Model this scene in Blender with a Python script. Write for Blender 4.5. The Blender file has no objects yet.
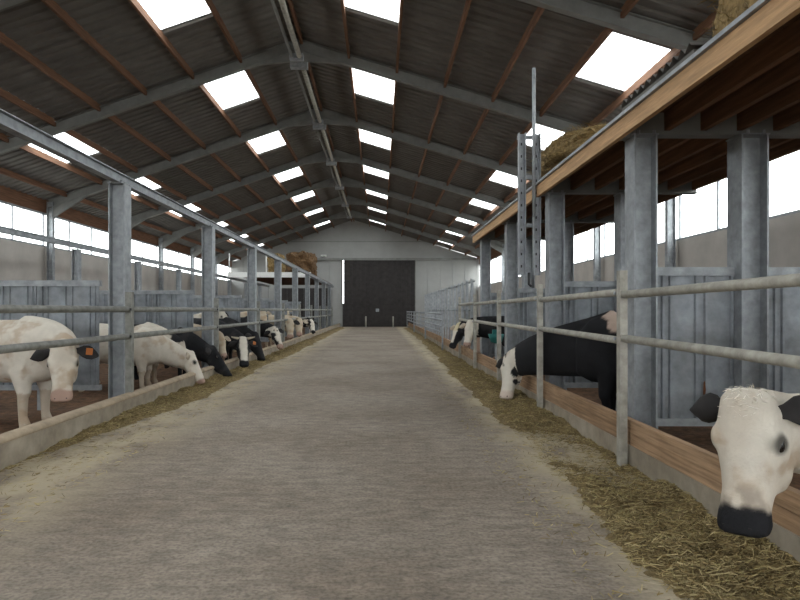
import bpy, bmesh, math, random
import numpy as np
from mathutils import Vector, Matrix, noise

random.seed(7); np.random.seed(7)
SC = bpy.context.scene
COL = SC.collection

# ------------------------------------------------------------------ camera
# world: X right, Y down the lane, Z up, lane surface Z = 0
F_PX, VPX, VPY, CAM_H = 600.0, 380.0, 310.0, 1.5
cam_d = bpy.data.cameras.new('camera')
cam = bpy.data.objects.new('camera', cam_d); COL.objects.link(cam)
cam.location = (0, 0, CAM_H)
cam.rotation_euler = (math.radians(90), 0, 0)
cam_d.sensor_fit = 'HORIZONTAL'; cam_d.sensor_width = 36.0
cam_d.lens = 36.0 * F_PX / 800.0
cam_d.shift_x = (400 - VPX) / 800.0
cam_d.shift_y = (VPY - 300) / 800.0
cam_d.clip_start = 0.05; cam_d.clip_end = 400
SC.camera = cam

# ------------------------------------------------------------------ sky, exposure
SKY = 8.5
w = bpy.data.worlds.new('overcast_sky'); SC.world = w
w.use_nodes = True
bg = w.node_tree.nodes['Background']
bg.inputs['Color'].default_value = (0.95, 0.985, 1.0, 1)
bg.inputs['Strength'].default_value = SKY
SC.view_settings.view_transform = 'Standard'
SC.view_settings.look = 'None'
SC.view_settings.exposure = 0.0
SC.view_settings.gamma = 1.0
SC.view_settings.use_curve_mapping = False
SC.cycles.max_bounces = 10
SC.cycles.diffuse_bounces = 7
SC.cycles.transparent_max_bounces = 12
SC.cycles.caustics_reflective = False
SC.cycles.caustics_refractive = False
SC.cycles.sample_clamp_indirect = 6.0

# barn dimensions
Y0, Y1, BAY = -12.2, 53.8, 6.0
RX, RZ, SLL, SLR = -2.42, 9.63, 0.342, 0.303      # ridge X, ridge Z, roof slope left and right
XL, XR = -13.3, 8.85
def slope(sgn): return SLL if sgn < 0 else SLR
def roof_z(x): return RZ - slope(x - RX) * abs(x - RX)
PURL = [0.1, 1.5, 2.92, 4.34, 5.76, 7.18, 8.6, 10.02, 11.12]
SKY0, SKY1 = 0.9, 3.3                     # skylight extent within a bay

# portals: the real openings the daylight comes through (sampling guides, give no light of their own)
def portal(name, loc, rot, sx, sy):
    d = bpy.data.lights.new(name, 'AREA'); d.shape = 'RECTANGLE'; d.size = sx; d.size_y = sy
    d.cycles.is_portal = True
    o = bpy.data.objects.new(name, d); COL.objects.link(o); o.location = loc; o.rotation_euler = rot
    return o
for sgn in (-1, 1):
    ANG = math.atan(slope(sgn))
    for c in ((2.41, 7.92) if sgn < 0 else (2.21, 7.89)):
        x = RX + sgn * c
        portal('skylight_portal', (x, (Y0 + Y1) / 2, roof_z(x) - 0.02), (0, sgn * ANG, 0), 1.5, Y1 - Y0)
portal('window_portal', (XL + 0.12, (Y0 + Y1) / 2, 4.68), (0, math.radians(-90), 0), 1.36, Y1 - Y0)
portal('window_portal', (XR - 0.12, (Y0 + Y1) / 2, 4.55), (0, math.radians(90), 0), 2.0, Y1 - Y0)

# ------------------------------------------------------------------ materials
def mat(name, base, rough=0.8, metal=0.0, var=0.25, scale=6.0, stretch=(1, 1, 1), bump=0.0, bscale=None,
        col2=None, detail=4, attr=None, spec=0.3, objrand=0.0, coarse=None, fine=None):
    m = bpy.data.materials.new(name); m.use_nodes = True
    nt = m.node_tree; N = nt.nodes; L = nt.links
    b = N['Principled BSDF']
    b.inputs['Roughness'].default_value = rough
    b.inputs['Metallic'].default_value = metal
    b.inputs['Specular IOR Level'].default_value = spec
    tc = N.new('ShaderNodeTexCoord'); mp = N.new('ShaderNodeMapping')
    L.new(tc.outputs['Object'], mp.inputs['Vector']); mp.inputs['Scale'].default_value = stretch
    nz = N.new('ShaderNodeTexNoise'); nz.inputs['Scale'].default_value = scale; nz.inputs['Detail'].default_value = detail
    nz.inputs['Roughness'].default_value = 0.72 if detail > 9 else 0.6
    L.new(mp.outputs[0], nz.inputs['Vector'])
    rp = N.new('ShaderNodeValToRGB')
    rp.color_ramp.elements[0].position = 0.33; rp.color_ramp.elements[1].position = 0.68
    c1 = tuple(c * (1 - var) for c in base); c2 = col2 if col2 else tuple(min(1, c * (1 + var)) for c in base)
    rp.color_ramp.elements[0].color = (*c1, 1); rp.color_ramp.elements[1].color = (*c2, 1)
    L.new(nz.outputs['Fac'], rp.inputs['Fac'])
    out = rp.outputs['Color']
    for coarse, cp in ((coarse, (0.38, 0.66)), (fine, (0.45, 0.62))):
        if not coarse: continue
        n2 = N.new('ShaderNodeTexNoise'); n2.inputs['Scale'].default_value = coarse[0]; n2.inputs['Detail'].default_value = 5
        L.new(tc.outputs['Object'], n2.inputs['Vector'])
        r2 = N.new('ShaderNodeValToRGB'); r2.color_ramp.elements[0].position = cp[0]; r2.color_ramp.elements[1].position = cp[1]
        r2.color_ramp.elements[0].color = (1, 1, 1, 1); r2.color_ramp.elements[1].color = (*coarse[1], 1)
        L.new(n2.outputs['Fac'], r2.inputs['Fac'])
        mx = N.new('ShaderNodeMix'); mx.data_type = 'RGBA'; mx.blend_type = 'MULTIPLY'; mx.inputs[0].default_value = 1
        L.new(out, mx.inputs[6]); L.new(r2.outputs['Color'], mx.inputs[7]); out = mx.outputs[2]
    if attr:
        at = N.new('ShaderNodeAttribute'); at.attribute_name = attr
        mx = N.new('ShaderNodeMix'); mx.data_type = 'RGBA'; mx.blend_type = 'MULTIPLY'; mx.inputs[0].default_value = 1
        L.new(at.outputs['Color'], mx.inputs[6]); L.new(out, mx.inputs[7]); out = mx.outputs[2]
    if objrand:
        oi = N.new('ShaderNodeObjectInfo'); hs = N.new('ShaderNodeHueSaturation')
        mr = N.new('ShaderNodeMapRange'); mr.inputs[3].default_value = 1 - objrand; mr.inputs[4].default_value = 1 + objrand
        L.new(oi.outputs['Random'], mr.inputs[0]); L.new(mr.outputs[0], hs.inputs['Value']); L.new(out, hs.inputs['Color'])
        out = hs.outputs['Color']
    L.new(out, b.inputs['Base Color'])
    if bump:
        bz = N.new('ShaderNodeTexNoise'); bz.inputs['Scale'].default_value = bscale or scale * 3; bz.inputs['Detail'].default_value = 6
        L.new(mp.outputs[0], bz.inputs['Vector'])
        bp = N.new('ShaderNodeBump'); bp.inputs['Strength'].default_value = bump; bp.inputs['Distance'].default_value = 0.02
        L.new(bz.outputs['Fac'], bp.inputs['Height']); L.new(bp.outputs[0], b.inputs['Normal'])
    return m

M = {}
M['lane'] = mat('lane_concrete', (0.285, 0.240, 0.194), 0.85, var=0.34, scale=6.5, stretch=(0.75, 1.5, 1), bump=1.0, bscale=16,
                detail=14, coarse=(0.55, (0.74, 0.70, 0.66)), fine=(38, (0.70, 0.70, 0.70)))
def lane_dust(m):
    # pale feed dust and scraped lime along both edges of the lane
    nt = m.node_tree; N = nt.nodes; L = nt.links; b = N['Principled BSDF']
    src = b.inputs['Base Color'].links[0].from_socket
    tc = N.new('ShaderNodeTexCoord'); sx = N.new('ShaderNodeSeparateXYZ'); L.new(tc.outputs['Object'], sx.inputs[0])
    r1 = N.new('ShaderNodeMapRange'); r1.inputs[1].default_value = 1.25; r1.inputs[2].default_value = 1.75; r1.inputs[4].default_value = 1.6; L.new(sx.outputs[0], r1.inputs[0])
    r2 = N.new('ShaderNodeMapRange'); r2.inputs[1].default_value = -2.1; r2.inputs[2].default_value = -3.0; L.new(sx.outputs[0], r2.inputs[0])
    ad = N.new('ShaderNodeMath'); ad.operation = 'ADD'; L.new(r1.outputs[0], ad.inputs[0]); L.new(r2.outputs[0], ad.inputs[1])
    mp = N.new('ShaderNodeMapping'); mp.inputs['Scale'].default_value = (1.0, 0.6, 1); L.new(tc.outputs['Object'], mp.inputs[0])
    nz = N.new('ShaderNodeTexNoise'); nz.inputs['Scale'].default_value = 2.2; nz.inputs['Detail'].default_value = 8; L.new(mp.outputs[0], nz.inputs['Vector'])
    r3 = N.new('ShaderNodeMapRange'); r3.inputs[1].default_value = 0.33; r3.inputs[2].default_value = 0.56; L.new(nz.outputs['Fac'], r3.inputs[0])
    mu = N.new('ShaderNodeMath'); mu.operation = 'MULTIPLY'; mu.use_clamp = True; L.new(ad.outputs[0], mu.inputs[0]); L.new(r3.outputs[0], mu.inputs[1])
    mx = N.new('ShaderNodeMix'); mx.data_type = 'RGBA'; L.new(mu.outputs[0], mx.inputs[0]); L.new(src, mx.inputs[6]); mx.inputs[7].default_value = (0.41, 0.345, 0.24, 1)
    L.new(mx.outputs[2], b.inputs['Base Color'])
lane_dust(M['lane'])
M['yard'] = mat('yard_concrete', (0.25, 0.24, 0.22), 0.9)
M['galv'] = mat('galvanised_steel', (0.31, 0.327, 0.343), 0.55, metal=0.35, var=0.22, scale=7, bump=0.08, bscale=40, objrand=0.06)
M['galv_sheet'] = mat('galvanised_sheet', (0.29, 0.315, 0.345), 0.6, metal=0.25, var=0.28, scale=4, bump=0.1, bscale=25, objrand=0.08,
                      coarse=(2.2, (0.72, 0.69, 0.66)))
M['frame'] = mat('grey_roof_steel', (0.21, 0.21, 0.20), 0.6, metal=0.2, var=0.12, scale=3)
M['pipe'] = mat('worn_pipe', (0.37, 0.35, 0.30), 0.6, metal=0.15, var=0.28, scale=9, bump=0.1, col2=(0.43, 0.41, 0.36))
M['pipe_left'] = mat('grey_pipe', (0.24, 0.24, 0.22), 0.6, metal=0.2, var=0.25, scale=9, bump=0.1)
M['roof'] = mat('fibre_cement_roof', (0.15, 0.14, 0.128), 0.9, var=0.15, scale=2, objrand=0.08)
M['purlin'] = mat('red_brown_timber', (0.155, 0.078, 0.044), 0.85, var=0.3, scale=5, stretch=(4, 0.25, 4))
M['timber'] = mat('pale_timber', (0.46, 0.285, 0.15), 0.8, var=0.28, scale=5, stretch=(3, 0.35, 6), bump=0.25, objrand=0.06, detail=8)
M['kerb_timber'] = mat('kerb_timber', (0.37, 0.24, 0.145), 0.8, var=0.34, scale=5, stretch=(2, 0.3, 7), bump=0.35, objrand=0.12, detail=8,
                       coarse=(1.6, (0.75, 0.72, 0.68)))
M['joist'] = mat('brown_joist', (0.15, 0.075, 0.04), 0.85, var=0.3, scale=5, stretch=(4, 0.25, 4), objrand=0.15)
M['deck'] = mat('deck_board', (0.11, 0.055, 0.032), 0.9, var=0.25, scale=4, objrand=0.15)
M['kerb'] = mat('kerb_concrete', (0.33, 0.285, 0.225), 0.85, var=0.22, scale=4, bump=0.3, coarse=(1.2, (0.75, 0.73, 0.7)))
M['kerb_cap'] = mat('kerb_cap', (0.33, 0.265, 0.19), 0.75, var=0.2, scale=6, bump=0.15)
M['wall'] = mat('wall_panel', (0.46, 0.43, 0.395), 0.85, var=0.1, scale=1.2, objrand=0.04)
M['clad'] = mat('gable_cladding', (0.30, 0.30, 0.29), 0.7, var=0.06, scale=1.0, objrand=0.04)
M['door'] = mat('dark_door', (0.030, 0.026, 0.025), 0.7, var=0.25, scale=3, objrand=0.1)
M['white'] = mat('white_paint', (0.75, 0.75, 0.73), 0.5, var=0.05)
M['dark'] = mat('dark_steel', (0.05, 0.05, 0.052), 0.6, metal=0.3)
M['teal'] = mat('teal_plastic', (0.02, 0.16, 0.15), 0.5, var=0.1)
M['feed'] = mat('feed_heap', (0.25, 0.185, 0.088), 0.95, var=0.45, scale=30, bump=1.0, bscale=60, detail=8, coarse=(1.3, (0.62, 0.6, 0.58)))
M['feed_bits'] = mat('feed_stalks', (1, 1, 1), 0.9, var=0.15, attr='tint')
M['straw'] = mat('straw', (0.24, 0.165, 0.07), 0.9, var=0.45, scale=14, bump=0.9, bscale=40, detail=8)
M['old_straw'] = mat('old_straw', (0.13, 0.075, 0.035), 0.9, var=0.4, scale=10, bump=0.9, bscale=30, detail=8)
M['bed'] = mat('pen_bedding', (0.105, 0.055, 0.028), 0.95, var=0.5, scale=9, bump=1.0, bscale=22, detail=7)
M['hide'] = mat('hide', (0.97, 0.97, 0.97), 0.85, var=0.09, scale=9, attr='hide', bump=0.25, bscale=70, detail=6, spec=0.15)
M['ear_dark'] = mat('dark_ear', (0.022, 0.02, 0.02), 0.8)
M['ear_cream'] = mat('cream_ear', (0.42, 0.36, 0.28), 0.85)
M['eye'] = mat('eye', (0.012, 0.01, 0.009), 0.12, var=0.05, spec=0.6)
M['nostril'] = mat('nostril', (0.012, 0.010, 0.010), 0.6, var=0.05)
M['tag'] = mat('orange_tag', (0.46, 0.15, 0.035), 0.5, var=0.08)
M['horn'] = mat('horn', (0.42, 0.37, 0.28), 0.5, var=0.2)
M['rust'] = mat('rust_stain', (0.13, 0.055, 0.025), 0.9, var=0.4, scale=20)

def pane_mat(name, t):
    m = bpy.data.materials.new(name); m.use_nodes = True
    nt = m.node_tree; N = nt.nodes; L = nt.links
    N.remove(N['Principled BSDF'])
    a = N.new('ShaderNodeBsdfTransparent'); b = N.new('ShaderNodeBsdfTranslucent'); x = N.new('ShaderNodeMixShader')
    a.inputs[0].default_value = (0.96, 0.97, 0.97, 1); b.inputs[0].default_value = (0.9, 0.92, 0.9, 1)
    x.inputs[0].default_value = t
    L.new(a.outputs[0], x.inputs[1]); L.new(b.outputs[0], x.inputs[2]); L.new(x.outputs[0], N['Material Output'].inputs[0])
    return m
M['skylight'] = pane_mat('translucent_sheet', 0.35)
M['pane'] = pane_mat('window_film', 0.25)

# ------------------------------------------------------------------ mesh helpers
class MB:
    def __init__(s): s.v = []; s.f = []
    def add(s, vs, fs):
        n = len(s.v); s.v += [tuple(p) for p in vs]; s.f += [tuple(i + n for i in f) for f in fs]; return s
    def box(s, x0, x1, y0, y1, z0, z1):
        vs = [(x, y, z) for z in (z0, z1) for y in (y0, y1) for x in (x0, x1)]
        return s.add(vs, [(0, 2, 3, 1), (4, 5, 7, 6), (0, 1, 5, 4), (2, 6, 7, 3), (0, 4, 6, 2), (1, 3, 7, 5)])
    def rings(s, rr, cap=True):
        k = len(rr[0]); n = len(s.v)
        vs = [p for r in rr for p in r]; fs = []
        for i in range(len(rr) - 1):
            for j in range(k):
                fs.append((i * k + j, i * k + (j + 1) % k, (i + 1) * k + (j + 1) % k, (i + 1) * k + j))
        if cap:
            fs.append(tuple(range(k - 1, -1, -1))); fs.append(tuple((len(rr) - 1) * k + j for j in range(k)))
        return s.add(vs, fs)
    def tube(s, pts, rad, k=10, up=(0, 0, 1)):
        pts = [Vector(p) for p in pts]; rr = []
        if not hasattr(rad, '__len__'): rad = [rad] * len(pts)
        for i, p in enumerate(pts):
            t = (pts[min(i + 1, len(pts) - 1)] - pts[max(i - 1, 0)]).normalized()
            u = Vector(up)
            if abs(t.dot(u)) > 0.95: u = Vector((1, 0, 0))
            a = t.cross(u).normalized(); b = a.cross(t).normalized()
            r = rad[i]; ra, rb = r if hasattr(r, '__len__') else (r, r)
            rr.append([p + a * (ra * math.cos(2 * math.pi * j / k)) + b * (rb * math.sin(2 * math.pi * j / k)) for j in range(k)])
        return s.rings(rr)
    def prism(s, prof, axis, a, b):
        """prof: list of 2-D points; extruded along axis (0=x,1=y,2=z) from a to b"""
        def put(p, t):
            q = list(p); q.insert(axis, t); return tuple(q)
        k = len(prof)
        vs = [put(p, a) for p in prof] + [put(p, b) for p in prof]
        fs = [(j, (j + 1) % k, k + (j + 1) % k, k + j) for j in range(k)]
        fs += [tuple(range(k - 1, -1, -1)), tuple(range(k, 2 * k))]
        return s.add(vs, fs)
    def mesh(s, name, m, smooth=False):
        me = bpy.data.meshes.new(name); me.from_pydata(s.v, [], s.f)
        bm = bmesh.new(); bm.from_mesh(me); bmesh.ops.recalc_face_normals(bm, faces=bm.faces); bm.to_mesh(me); bm.free()
        if smooth: me.polygons.foreach_set('use_smooth', [True] * len(me.polygons))
        me.materials.append(M[m] if isinstance(m, str) else m); return me
    def build(s, name, m, parent=None, smooth=False, loc=None):
        return link(name, s.mesh(name, m, smooth), parent, loc)

def link(name, me, parent=None, loc=None, rot=None, scale=None):
    o = bpy.data.objects.new(name, me); COL.objects.link(o)
    if parent: o.parent = parent
    if loc: o.location = loc
    if rot: o.rotation_euler = rot
    if scale: o.scale = scale
    return o
def empty(name, loc=(0, 0, 0), rz=0.0):
    o = bpy.data.objects.new(name, None); COL.objects.link(o); o.location = loc; o.rotation_euler = (0, 0, rz)
    o.empty_display_size = 0.2
    return o
def tag(o, label, cat, group=None):
    o['label'] = label; o['category'] = cat
    if group: o['group'] = group
    return o
def struct(o, label=None):
    o['kind'] = 'structure'
    if label: o['label'] = label
    return o
def stuff(o): o['kind'] = 'stuff'; return o
def H_prof(w, d, tf=0.016, tw=0.011):
    """I profile in (u,v): flanges at v=+-d/2, width w along u"""
    w2, d2 = w / 2, d / 2
    return [(-w2, -d2), (w2, -d2), (w2, -d2 + tf), (tw, -d2 + tf), (tw, d2 - tf), (w2, d2 - tf), (w2, d2), (-w2, d2),
            (-w2, d2 - tf), (-tw, d2 - tf), (-tw, -d2 + tf), (-w2, -d2 + tf)]
def fbm(x, y, z, s=1.0): return noise.fractal(Vector((x * s, y * s, z * s)), 0.9, 2.0, 4)
def sstep(a, b, x):
    t = min(1, max(0, (x - a) / (b - a))); return t * t * (3 - 2 * t)
ORD = ['first', 'second', 'third', 'fourth', 'fifth', 'sixth', 'seventh', 'eighth', 'ninth', 'tenth', 'eleventh', 'twelfth']

# ------------------------------------------------------------------ ground, lane, pens
struct(MB().box(-60, 60, -70, 110, -0.6, -0.5).build('ground', 'yard'), 'pale concrete yard outside the barn')
struct(MB().box(-3.72, 2.52, Y0, Y1, -0.5, 0.0).build('floor', 'lane'), 'worn grey brown concrete feed lane')

def bedding(name, x0, x1, zb):
    mb = MB(); nx = int((x1 - x0) / 0.25); ys = []; y = 0.5
    while y < Y1: ys.append(y); y += max(0.14, 0.011 * y)
    ys = [Y0 + 0.02] + ys + [Y1 - 0.02]
    for yy in ys:
        for i in range(nx + 1):
            xx = x0 + (x1 - x0) * i / nx
            mb.v.append((xx, yy, zb + 0.055 * fbm(xx, yy, 3, 1.6)))
    for a in range(len(ys) - 1):
        for i in range(nx):
            q = a * (nx + 1) + i; mb.f.append((q, q + 1, q + nx + 2, q + nx + 1))
    return mb.build(name, 'bed', smooth=True)
for nm, a, b, zb, lb in (('straw_bedding', XL + 0.02, -3.73, -0.06, 'rusty brown trampled bedding in the pens left of the lane'),
                     ('straw_bedding', 2.53, XR - 0.02, -0.06, 'dark brown bedding in the pens right of the lane')):
    tag(stuff(bedding(nm, a, b, zb)), lb, 'bedding')

# ------------------------------------------------------------------ roof
ceiling = struct(empty('ceiling', (RX, 0, RZ)), 'dark corrugated gable roof on red brown purlins')
def trap_mesh(length, m):
    p = 1 / 3.0; n = int(round(length / p)); mb = MB(); ys = []
    for i in range(n):
        for f, h in ((0, 0), (0.30, 0), (0.42, 1), (0.86, 1)): ys.append(((i + f) * p, h))
    ys.append((n * p, 0))
    for x in (0, 1):
        for y, h in ys: mb.v.append((x, y * length / (n * p), -0.045 * h))
    k = len(ys)
    mb.f = [(j, j + 1, k + j + 1, k + j) for j in range(k - 1)]
    me = bpy.data.meshes.new('roof_sheet'); me.from_pydata(mb.v, [], mb.f); me.materials.append(M[m]); return me
sheet6, sheetA, sheetB = trap_mesh(BAY, 'roof'), trap_mesh(SKY0, 'roof'), trap_mesh(BAY - SKY1, 'roof')
skyl = trap_mesh(SKY1 - SKY0, 'skylight')
nb = int(round((Y1 - Y0) / BAY))
EDG = {-1: [0.0, 1.7, 3.12, 4.52, 5.9, 7.22, 8.62, 10.02, 11.6], 1: [0.0] + PURL[1:-1] + [11.75]}
for sgn in (-1, 1):
    SL = slope(sgn); ANG = math.atan(SL); CA = math.cos(ANG)
    edges = EDG[sgn]
    for bi in range(len(edges) - 1):
        a, b = edges[bi], edges[bi + 1]
        wid = (b - a) / CA
        for k in range(nb):
            y = Y0 + k * BAY
            def put(name, me, yy):
                o = link(name, me, ceiling, (sgn * a, yy, -SL * a), (0, sgn * ANG, 0), (sgn * wid, 1, 1)); return o
            if bi in (1, 5):
                put('roof_sheet', sheetA, y); put('roof_sheet', sheetB, y + SKY1)
                s = put('skylight', skyl, y + SKY0); s['label'] = 'bright translucent corrugated skylight'
            else:
                put('roof_sheet', sheet6, y)
    for d in [0.1] + edges[1:-1] + [10.98 if sgn < 0 else 11.12]:
        x = RX + sgn * d
        top = -SL * d - 0.022
        MB().prism([(sgn * d - 0.035, top - 0.20), (sgn * d + 0.035, top - 0.20), (sgn * d + 0.035, top), (sgn * d - 0.035, top)],
                   1, Y0 + 0.2, Y1 - 0.16).build('purlin', 'purlin', ceiling)
MB().prism([(-0.3, -0.085), (0, 0.02), (0.3, -0.085), (0.3, -0.06), (0, 0.06), (-0.3, -0.06)], 1, Y0, Y1).build('ridge_cap', 'roof', ceiling)

# portal frames (rafters under the purlins) every six metres
FY = [Y0 + BAY * k for k in range(3, nb)]
for i, y in enumerate(FY):
    e = tag(empty('portal_frame', (RX, y, 0)),
            'grey steel roof frame spanning the barn, %s from the camera' % ORD[i], 'roof frame', 'steel roof frames')
    for sgn in (-1, 1):
        SL = slope(sgn)
        half = (RX - XL) if sgn < 0 else (XR - RX)
        zt = lambda d: RZ - SL * d - 0.10
        D, W, T = 0.34, 0.17, 0.016
        mb = MB()
        def plate(o0, o1, y0, y1, x0=0.0, x1=half - 0.16):
            vs = []
            for x in (x0, x1):
                for yy in (y0, y1):
                    for oo in (o0, o1): vs.append((sgn * x, yy, zt(x) + oo))
            mb.add(vs, [(0, 1, 3, 2), (4, 6, 7, 5), (0, 4, 5, 1), (2, 3, 7, 6), (0, 2, 6, 4), (1, 5, 7, 3)])
        plate(-T, 0, -W / 2, W / 2); plate(-D, -D + T, -W / 2, W / 2); plate(-D + T, -T, -0.006, 0.006)
        mb.build('rafter', 'frame', e)
        # haunch at the ridge and at the eave
        MB().prism([(0, zt(0) - D), (sgn * 1.3, zt(1.3) - D), (0, zt(0) - D - 0.3)] if sgn > 0 else
                   [(0, zt(0) - D), (0, zt(0) - D - 0.3), (sgn * 1.3, zt(1.3) - D)], 1, -0.05, 0.05).build('ridge_haunch', 'frame', e)
        dE = half - 0.30
        MB().prism([(sgn * (dE - 1.5), zt(dE - 1.5) - D), (sgn * dE, zt(dE) - D), (sgn * dE, zt(dE) - D - 0.45)], 1, -0.05, 0.05).build('eave_haunch', 'frame', e)
        # wall stanchion
        xc = sgn * (half - 0.24)
        MB().prism([(p[1] + xc, p[0]) for p in H_prof(0.17, 0.24)], 2, -0.05, zt(half - 0.24) - 0.1).build('stanchion', 'galv', e)

# ridge service pipes, one length per bay hung from the frames
pz = RZ - 0.34
for i, y in enumerate(FY[:-1]):
    if y < 5: continue
    t = tag(empty('ridge_light', (RX, y + 0.2, pz)), 'long grey tube fitting hung under the ridge, %s from the camera' % ORD[i - 1],
            'tube light', 'tube fittings under the ridge')
    MB().tube([(0.09, 0.0, -0.46), (0.09, 5.5, -0.46)], 0.075, 10).build('tube', 'pipe', t, True)
    MB().tube([(-0.13, 0.0, -0.46), (-0.13, 5.6, -0.46)], 0.045, 8).build('conduit', 'frame', t, True)
    MB().box(-0.26, 0.26, -0.16, 0.06, -0.56, -0.34).build('bracket', 'galv', t)
    MB().box(-0.2, 0.2, 5.3, 5.5, -0.54, -0.38).build('bracket', 'galv', t)

# ------------------------------------------------------------------ side walls and windows
def side_wall(name, xin, sgn, sill, top, n0, lab):
    e = struct(empty(name, (xin, 0, 0)), lab)
    panel = MB().box(0.0, 0.16, 0.012, BAY - 0.012, -0.45, sill).mesh('wall_panel', 'wall') if sgn > 0 else \
        MB().box(-0.16, 0.0, 0.012, BAY - 0.012, -0.45, sill).mesh('wall_panel', 'wall')
    joint = MB().box(0.05 if sgn > 0 else -0.12, 0.12 if sgn > 0 else -0.05, -0.02, 0.02, -0.45, sill).mesh('joint_strip', 'dark')
    eave = MB().box(0.0 if sgn > 0 else -0.16, 0.16 if sgn > 0 else 0.0, 0, BAY, top, roof_z(xin) - 0.02).mesh('eave_board', 'purlin')
    for k in range(nb):
        y = Y0 + k * BAY
        link('wall_panel', panel, e, (0, y, 0)); link('joint_strip', joint, e, (0, y, 0)); link('eave_board', eave, e, (0, y, 0))
    # windows, one band per bay
    mp = MB().box(-0.006, 0.006, 0.06, 1.93, sill + 0.07, top - 0.07).mesh('pane', 'pane')
    fr = MB()
    fr.box(-0.05, 0.05, 0, BAY, sill, sill + 0.07).box(-0.05, 0.05, 0, BAY, top - 0.07, top)
    fr = fr.mesh('window_frame', 'galv')
    mu = MB().box(-0.035, 0.035, -0.03, 0.03, sill + 0.07, top - 0.07).mesh('mullion', 'galv')
    for k in range(nb):
        wn = struct(empty('window_%d' % (n0 + k), (xin + sgn * 0.08, Y0 + k * BAY, 0)))
        link('window_frame', fr, wn)
        for j in range(3):
            link('pane', mp, wn, (0, 0.02 + j * 1.99, 0)); link('mullion', mu, wn, (0, j * 2.0 + 0.03, 0))
side_wall('wall_left', XL, -1, 4.0, 5.36, 1, 'pale grey panel wall under a long window band, left side')
side_wall('wall_right', XR, 1, 3.56, 5.56, 1 + nb, 'beige grey panel wall under large windows, right side')

# end walls
def gable(name, y, lab):
    return struct(empty(name, (0, y, 0)), lab)
gf = gable('wall_far', Y1, 'grey clad gable wall at the far end')
DX0, DX1, DZ = -3.35, 3.15, 4.45 + 1.5
def clad_strip(parent, x0, x1, z0, z1, gap=0.03):
    MB().box(x0, x1, 0, 0.14, z0 + gap, z1).build('cladding_panel', 'clad', parent)
def gable_poly(parent, z0, z1):
    xs = []
    for z in (z0, z1):
        d = RZ - 0.03 - z
        xs.append((max(XL, RX - d / SLL), min(XR, RX + d / SLR)))
    p = [(xs[0][0], z0 + 0.03), (xs[0][1], z0 + 0.03), (xs[1][1], z1), (xs[1][0], z1)]
    if abs(p[2][0] - p[3][0]) < 0.02: p = p[:3]
    MB().prism(p, 1, 0, 0.14).build('cladding_panel', 'clad', parent)
for z0, z1 in ((6.05, 7.65), (7.65, RZ - 0.03)): gable_poly(gf, z0, z1)
gp = [(DX0, -0.45), (DX0, 6.05), (DX1, 6.05), (DX1, -0.45), (XR + 0.16, -0.45), (XR + 0.16, roof_z(XR) - 0.03), (RX, RZ - 0.03), (XL - 0.16, roof_z(XL) - 0.03), (XL - 0.16, -0.45)]
MB().prism(gp, 1, 0.141, 0.2).build('backing_sheet', 'clad', gf)
x = XL
while x < XR - 0.1:
    nx_ = min(x + 1.1, XR)
    if not (x > DX0 - 0.02 and nx_ < DX1 + 0.02):
        a, b = x, nx_
        if a < DX0 < b: b = DX0
        if a < DX1 < b: a = DX1
        MB().box(a, b - 0.025, 0, 0.12, -0.45, min(6.05, roof_z(a) - 0.03, roof_z(b) - 0.03)).build('cladding_panel', 'clad', gf)
    x = nx_
MB().box(-9.0, 6.6, -0.03, 0.0, 7.6, 7.66).build('joint_trim', 'frame', gf)
MB().box(-8.6, 8.6, -0.22, -0.02, 5.95, 6.15).build('door_track', 'frame', gf)

dr = struct(empty('door_1', ((DX0 + DX1) / 2, Y1 - 0.04, 0)), 'tall dark brown double sliding door')
DW = (DX1 - DX0) / 2
for s in (-1, 1):
    leaf_x0 = -DW + 0.10 if s < 0 else 0.0
    leaf_x1 = -0.02 if s < 0 else DW
    nbd = 8
    MB().box(leaf_x0, leaf_x1 + (0.02 if s < 0 else 0), 0.021, 0.05, 0.0, DZ + 0.1).build('door_backing', 'door', dr)
    wdt = (leaf_x1 - leaf_x0) / nbd
    for j in range(nbd):
        MB().box(leaf_x0 + j * wdt + 0.006, leaf_x0 + (j + 1) * wdt - 0.006, -0.06, 0.02, 0.02, DZ).build('door_board', 'door', dr)
    for zc in (0.3, 2.0, 4.0, 5.7):
        MB().box(leaf_x0, leaf_x1, -0.09, -0.06, zc - 0.06, zc + 0.06).build('door_rail', 'door', dr)
MB().box(-0.28, 0.02, -0.12, -0.09, 1.35, 1.62).build('door_plate', 'galv', dr)['label'] = 'small grey plate on the door'
MB().box(-DW + 0.02, -DW + 0.1, -0.05, 0.02, 0, 2.1).build('draught_board', 'door', dr)
MB().box(-DW - 0.05, -DW + 0.02, -0.1, 0.1, 0, DZ).build('door_jamb', 'frame', dr)
MB().box(DW - 0.02, DW + 0.06, -0.1, 0.1, 0, DZ).build('door_jamb', 'frame', dr)
for i, xx in enumerate((-1.25, 1.15)):
    b = tag(empty('bollard', (xx, Y1 - 0.9, 0)), 'short pale post before the dark door, %s one' % ('left' if i == 0 else 'right'), 'bollard', 'posts before the door')
    MB().tube([(0, 0, 0), (0, 0, 0.9), (0, 0, 0.95)], [0.07, 0.07, 0.04], 10).build('post', 'pipe', b, True)
    MB().box(-0.12, 0.12, -0.12, 0.12, 0, 0.02).build('base_plate', 'galv', b)
d2 = struct(empty('door_2', (-6.6, Y1 - 0.03, 0)), 'dark side door in the far wall left of the main door')
for j in range(9):
    MB().box(-2.2 + j * 0.49, -2.2 + (j + 1) * 0.49 - 0.015, -0.07, 0.0, 0.0, 3.45).build('door_board', 'door', d2)
lampf = tag(empty('wall_lamp', (-5.05, Y1 - 0.05, 6.35)), 'small white twin wall lamp above the left far doors', 'lamp')
MB().box(-0.25, 0.25, -0.1, 0.0, -0.08, 0.08).build('housing', 'white', lampf)
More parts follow.
